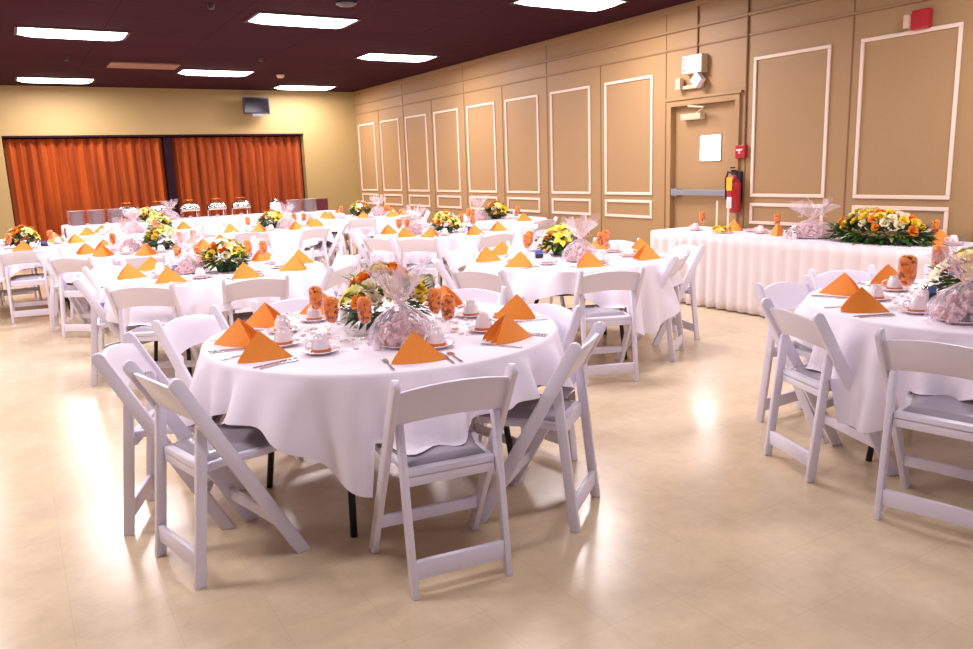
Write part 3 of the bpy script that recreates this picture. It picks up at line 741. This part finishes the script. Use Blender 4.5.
for T in TBL:
    cx, cy_ = T['c']; d = T['d']; seed = int(T['k'][1:])
    q = random.Random(100+seed)
    dup(tableP, (cx, cy_, 0), D(T['rot']), 'black-legged folding table under the cloth of '+d, 'round banquet tables')
    chs = []
    for (x, y, hd) in T['ch']:
        h = D(hd); ox, oy = x - math.cos(h)*TOPY, y - math.sin(h)*TOPY
        # keep the backrest clear of the cloth edge
        chs.append((ox, oy, h, hd))
    angs = [math.degrees(math.atan2(oy-cy_, ox-cx)) for ox, oy, h, hd in chs]
    nm = names_for(T['c'], angs)
    for (ox, oy, h, hd), a in zip(chs, angs):
        if not (vis(ox, oy, .4, 1010)): continue
        dup(chairP, (ox, oy, 0), h-PI/2, 'white folding chair, %s seat of %s' % (nm[a], d), 'folding chairs around the '+d)
    co = cloth_obj(cx, cy_, D(T['corner']), [(ox, oy, h) for ox, oy, h, hd in chs], asym=T.get('asym', 1.5), drop1=T.get('drop', .25))
    tag(co, 'white cloth draped over '+d, 'tablecloth', 'white round tablecloths')
    # a place setting per seat
    for (ox, oy, h, hd), a in zip(chs, angs):
        A = D(a)
        px, py = cx+.665*math.cos(A), cy_+.665*math.sin(A)
        if not vis(px, py, .8, 980): continue
        s_ = nm[a]
        if any(abs(a-z_) < 12 for z_ in T.get('noware', ())): continue
        dup(napP, (px, py, zt), math.atan2(py, px)-PI/2+q.choice((-1, 1))*(1.0+q.random()*.8), 'orange tent-folded napkin at %s seat of %s' % (s_, d), 'orange napkins on the '+d)
        b = A + D(15); ux, uy = cx+.49*math.cos(b), cy_+.49*math.sin(b)
        dup(sauP, (ux, uy, zt), 0, 'white saucer at %s seat of %s' % (s_, d), 'saucers on the '+d)
        dup(cupP, (ux, uy, zt+.0085), q.random()*6.3, 'upturned white cup at %s seat of %s' % (s_, d), 'cups on the '+d)
        if T['k'] in ('T1', 'T2', 'T3', 'T4'):
            for kx, da, r in (('fork', -10.5, .70), ('knife', 9.0, .70), ('spoon', 11.8, .70)):
                e = A+D(da); dup(cutP[kx], (cx+r*math.cos(e), cy_+r*math.sin(e), zt), A+PI/2+(.03*(q.random()-.5)), 'steel %s at %s seat of %s' % (kx, s_, d), kx+'s on the '+d)
    fa = [f[0] for f in T['fl']]; fn_ = names_for(T['c'], [((x+180) % 360)-180 for x in fa])
    for (a, r) in T['fl']:
        A = D(a); fx, fy = cx+r*math.cos(A), cy_+r*math.sin(A)
        if vis(fx, fy): fo_ = dup(fluteP, (fx, fy, zt), q.random()*6, 'stemmed glass stuffed with orange print, %s one on %s' % (fn_[((a+180) % 360)-180], d), 'stuffed glasses on the '+d); fo_.scale = (T.get('fs', 1),)*3
    x, y, kk = T['cp']
    cobj = dup(CPS[kk], (x, y, zt), q.random()*6, 'yellow, cream and orange flowers in black pot on '+d, 'floral centrepieces')
    x, y = T['candy']
    cn_ = dup(candyP, (x, y, zt), q.random()*6, 'cellophane-wrapped plate of pink sweets on '+d, 'wrapped candy plates')
    cn_.scale = (1, 1, T.get('cs', 1.1))
    A = D(T['shk'][0]); r = T['shk'][1]; x, y = cx+r*math.cos(A), cy_+r*math.sin(A)
    dup(shakP, (x, y, zt), 0, 'white shaker with metal cap on '+d, 'shakers on the round tables')
    dup(packP, (x+.07, y+.02, zt), A, 'dark packet holder with blue packets on '+d, 'packet holders on the round tables')
    confetti(cx, cy_, seed, d)

# ------------------------------------------------------------------ skirted tables
def skirted(name, x0, x1, y0, y1, label, faces, n_per_m=7):
    t = empty(name, ((x0+x1)/2, (y0+y1)/2, 0)); tag(t, label, 'table')
    cx, cy_ = (x0+x1)/2, (y0+y1)/2
    X0, X1, Y0, Y1 = x0-cx, x1-cx, y0-cy_, y1-cy_
    MB().box(X0+.02, X1-.02, Y0+.02, Y1-.02, .725, .75).build('tabletop', M['ply'], t)
    MB().box(X0, X1, Y0, Y1, .7505, .758).box(X0, X1, Y0-.004, Y0, .72, .758).box(X0, X1, Y1, Y1+.004, .72, .758).box(X0-.004, X0, Y0, Y1, .72, .758).box(X1, X1+.004, Y0, Y1, .72, .758).build('top_cloth', M['cloth'], t, bevel=.002)
    for sx in (X0+.15, X1-.15):
        for sy_ in (Y0+.12, Y1-.12): MB().tube([(sx, sy_, 0), (sx, sy_, .725)], .014).build('leg', M['black'], t)
    q = random.Random(5)
    def side(p0, p1, nm_):
        L = (Vector(p1)-Vector(p0)).length; dv = (Vector(p1)-Vector(p0)).normalized(); nv = Vector((dv.y, -dv.x))
        N = int(L*70); ph = q.random()*6
        def fn(u, v):
            s = u*L; am = .022*(.25+.75*v)*(1+.4*math.sin(s*3.1))
            w_ = math.sin(s*2*PI*n_per_m + 1.1*math.sin(s*2.3+ph)); w_ = math.copysign(abs(w_)**.6, w_)
            off = .018 + am*(w_+1) + .006*v
            p = Vector(p0)+dv*s+nv*off
            return (p.x, p.y, .75-.735*v)
        MB().grid(fn, N, 8).build('skirt', M['skirt'], t, smooth=3.2, thick=.0015)
    for f in faces: side(*{'y-': ((X0, Y0), (X1, Y0), 0), 'x-': ((X0, Y1), (X0, Y0), 0), 'x+': ((X1, Y0), (X1, Y1), 0), 'y+': ((X1, Y1), (X0, Y1), 0)}[f])
    return t
skirted('head_table', 6.10, 6.80, 1.9, 6.58, 'long head table with pleated cream skirt along right wall', ['x-', 'y+', 'y-'])
skirted('buffet_table', .78, 5.7, 15.45, 16.2, 'long skirted buffet table in front of the folding partitions', ['y-', 'x-', 'x+'])

# buffet ware
def chafer_proto():
    t = empty('chafing_dish'); t['category'] = 'chafing dish'
    for sx in (-1, 1):
        for sy_ in (-1, 1): MB().tube([(sx*.15, sy_*.10, 0), (sx*.14, sy_*.09, .15)], .008).build('leg', M['chrome'], t)
    MB().box(-.17, .17, -.12, .12, .14, .215).build('water_pan', M['chrome'], t, bevel=.012, smooth=.6)
    vs = MB()
    def lid(u, v):
        a = PI*v; sx = 1-.25*math.sin(a)**2
        return ((2*u-1)*.165*(1-.12*math.sin(a)), -.115*math.cos(a), .215+.085*math.sin(a)**.7*(1-(2*u-1)**6))
    vs.grid(lid, 14, 14); vs.build('lid', M['steel'], t, smooth=.9, thick=.003)
    MB().tube([(-.04, 0, .295), (-.035, 0, .325), (.035, 0, .325), (.04, 0, .295)], .007).build('lid_handle', M['black'], t)
    q = random.Random(2); o = MB()
    fo = inst('orange_lily', FL[5], t, (0, -.01, .325), (0, 0, 0), 1.3); fo['label'] = 'orange flower on the lid'
    MB().lathe([(.035, 0), (.035, .05), (0, .05)], 14, close=False).build('fuel_can', M['steel'], t, smooth=.9)
    return t
chP = chafer_proto(); zbt = .759
for i, (x, lb) in enumerate([(1.83, 'leftmost chafing dish on buffet, left of the dark post'), (2.36, 'second chafing dish on buffet, partly behind cellophane'), (2.92, 'chafing dish in front of the dark post on buffet'), (3.42, 'chafing dish second from right on buffet'), (3.88, 'rightmost chafing dish on buffet')]):
    dup(chP, (x, 15.8, zbt), 0, lb, 'chafing dishes on the buffet')
PL = lathe_me('dinner_plate', [(.10, 0), (.105, .002), (.150, .011), (.153, .013), (.10, .006), (0, .006)], M['china'], 28, close=False)
plP = bpy.data.objects.new('dinner_plate', PL); C.objects.link(plP); plP['category'] = 'plate'
for (x, lb) in ((.99, 'left of three'), (1.31, 'middle of three'), (1.63, 'right of three'), (4.92, 'left of two'), (5.24, 'right of two')):
    side_ = 'left' if x < 3 else 'right'
    for k in range(20):
        dup(plP, (x, 15.72, zbt+k*.0125), 0, 'white dinner plate in %s stacks on buffet %s end' % (lb, side_), 'plates in the %s stacks, buffet %s end' % (lb, side_))
ur = empty('coffee_urn', (4.58, 15.85, zbt)); tag(ur, 'pale rounded coffee urn beside plate stacks on the buffet', 'urn')
MB().lathe([(.09, 0), (.10, .02), (.11, .14), (.10, .20), (.09, .22), (0, .22)], 24, close=False).build('body', M['china'], ur, smooth=.9)
MB().lathe([(.095, .22), (.08, .25), (.04, .28), (.018, .285), (.018, .305), (0, .31)], 24, close=False).build('lid', M['steel'], ur, smooth=.9)
cdo = MB().box(-.13, .13, -.02, .02, 0, .24).build('menu_card', M['maroon'], bevel=.004); cdo.location = (5.55, 15.85, zbt); tag(cdo, 'dark maroon box standing at right end of the buffet', 'box')
# flowers and wrapped plate on the buffet
dup(cpB, (2.15, 15.62, zbt), 1, 'flower arrangement on buffet beside the chafing dishes', 'floral centrepieces')
dup(candyP, (2.55, 15.62, zbt), 1, 'cellophane-wrapped plate on buffet among the chafing dishes', 'wrapped candy plates')

# head table ware
zh = .759
cf = empty('candle_flower_ring', (6.27, 5.72, zh)); tag(cf, 'two ivory taper candles standing in yellow flowers on head table', 'candle holder')
for (dx, dy) in ((0, .075), (0, -.075)): MB().lathe([(.011, 0), (.010, .30), (.004, .315), (0, .315)], 12, close=False).build('taper_candle', M['wax'], cf, smooth=.9).location = (dx, dy, .015)
MB().lathe([(.10, 0), (.11, .008), (.10, .016), (0, .016)], 24, close=False).build('base_dish', M['china'], cf, smooth=.9)
for i in range(13):
    a = i*2.4; r = .095*((i+.5)/13)**.5; inst('yellow_flower', FL[0 if i % 2 else 4], cf, (r*math.cos(a), r*math.sin(a), .03+.02*(i % 2)), (0, .4, a), .85)
dup(fluteP, (6.50, 6.22, zh), 0, 'stemmed glass stuffed with orange print at far end of head table', 'stuffed glasses on the head table')
def set_cup(x, y, lb):
    dup(sauP, (x, y, zh), 0, 'white saucer '+lb, 'saucers on the head table'); dup(cupP, (x, y, zh+.0085), 2, 'upturned white cup '+lb, 'cups on the head table')
set_cup(6.33, 6.15, 'at far end of head table'); set_cup(6.45, 5.38, 'between candles and orange napkin on head table'); set_cup(6.5, 3.5, 'near right end of head table beside flowers')
dup(napP, (6.38, 5.12, zh), 2.2, 'orange napkin on head table left of wrapped candy plate', 'orange napkins on the head table')
dup(napP, (6.55, 5.83, zh), .6, 'orange napkin behind the taper candles on head table', 'orange napkins on the head table')
dup(napP, (6.50, 3.62, zh), 1.0, 'orange napkin at right end of head table', 'orange napkins on the head table')
dup(fluteP, (6.62, 5.32, zh), 0, 'stemmed glass with orange print behind head table napkin', 'stuffed glasses on the head table')
dup(fluteP, (6.62, 3.72, zh), 0, 'stemmed glass with orange print near right end of head table', 'stuffed glasses on the head table')
dup(shakP, (6.14, 4.84, zh), 0, 'left white shaker in front of wrapped plate on head table', 'shakers on the head table')
dup(shakP, (6.13, 4.73, zh), 0, 'right white shaker in front of wrapped plate on head table', 'shakers on the head table')
for (x, y, k) in ((6.58, 5.55, 'left'), (6.60, 5.22, 'right')):
    o = lathe_me('side_plate', [(.07, 0), (.08, .004), (.12, .02), (.123, .024), (.075, .012), (0, .012)], M['china'], 28, close=False)
    oo = inst('side_plate', o, None, (x, y, zh)); tag(oo, 'white plate on head table behind the cup, %s of two' % k, 'plate', 'plates on the head table')
# long platter arrangement of wrapped sweets
wp = dup(candyP, (6.36, 4.72, zh), .7, 'large cellophane-wrapped platter of sweets on head table', 'wrapped candy plates'); wp.scale = (1.35, 1.5, 1.1)
# clear goblets
gobP = bpy.data.objects.new('wine_glass', lathe_me('wine_glass', [(.035, 0), (.034, .003), (.005, .008), (.0045, .07), (.02, .085), (.036, .115), (.037, .15), (.033, .175)], M['glass'], 20, close=False)); C.objects.link(gobP); gobP['category'] = 'glass'
for (x, y, lb) in ((6.6, 3.86, 'clear wine glass right of the long flower arrangement'), (6.62, 4.55, 'clear wine glass left of the long flower arrangement')):
    dup(gobP, (x, y, zh), 0, lb, 'clear glasses on the head table')
# the long arrangement
la = empty('long_flower_arrangement', (6.30, 4.02, zh)); tag(la, 'long low arrangement of yellow, cream and orange flowers on head table', 'flower arrangement')
MB().box(-.07, .07, -.26, .26, 0, .05).build('tray', M['dark'], la, bevel=.008)
o = leafy(560, .16, .44, .03, .20, 77, M['leaf'], .075).build('foliage', M['leaf'], la); o['kind'] = 'stuff'
o = leafy(110, .15, .36, .06, .28, 78, M['leaf_light'], .07).build('pale_leaves', M['leaf_light'], la); o['kind'] = 'stuff'
q = random.Random(9); mixl = (2, 0, 1, 2, 0, 3, 2, 1)
for i in range(64):
    a = i*2.399; f = ((i+.5)/64)**.5; x, y = .15*f*math.cos(a), .38*f*math.sin(a)
    z = .06+.19*math.sqrt(max(0, 1-f*f*.95)) + .02*q.random(); k = q.choice(mixl)
    inst(FLN[k].replace(' ', '_'), FL[k], la, (x, y, z), (0, f*1.1, math.atan2(y*.5, x)), 1.0+.5*q.random())
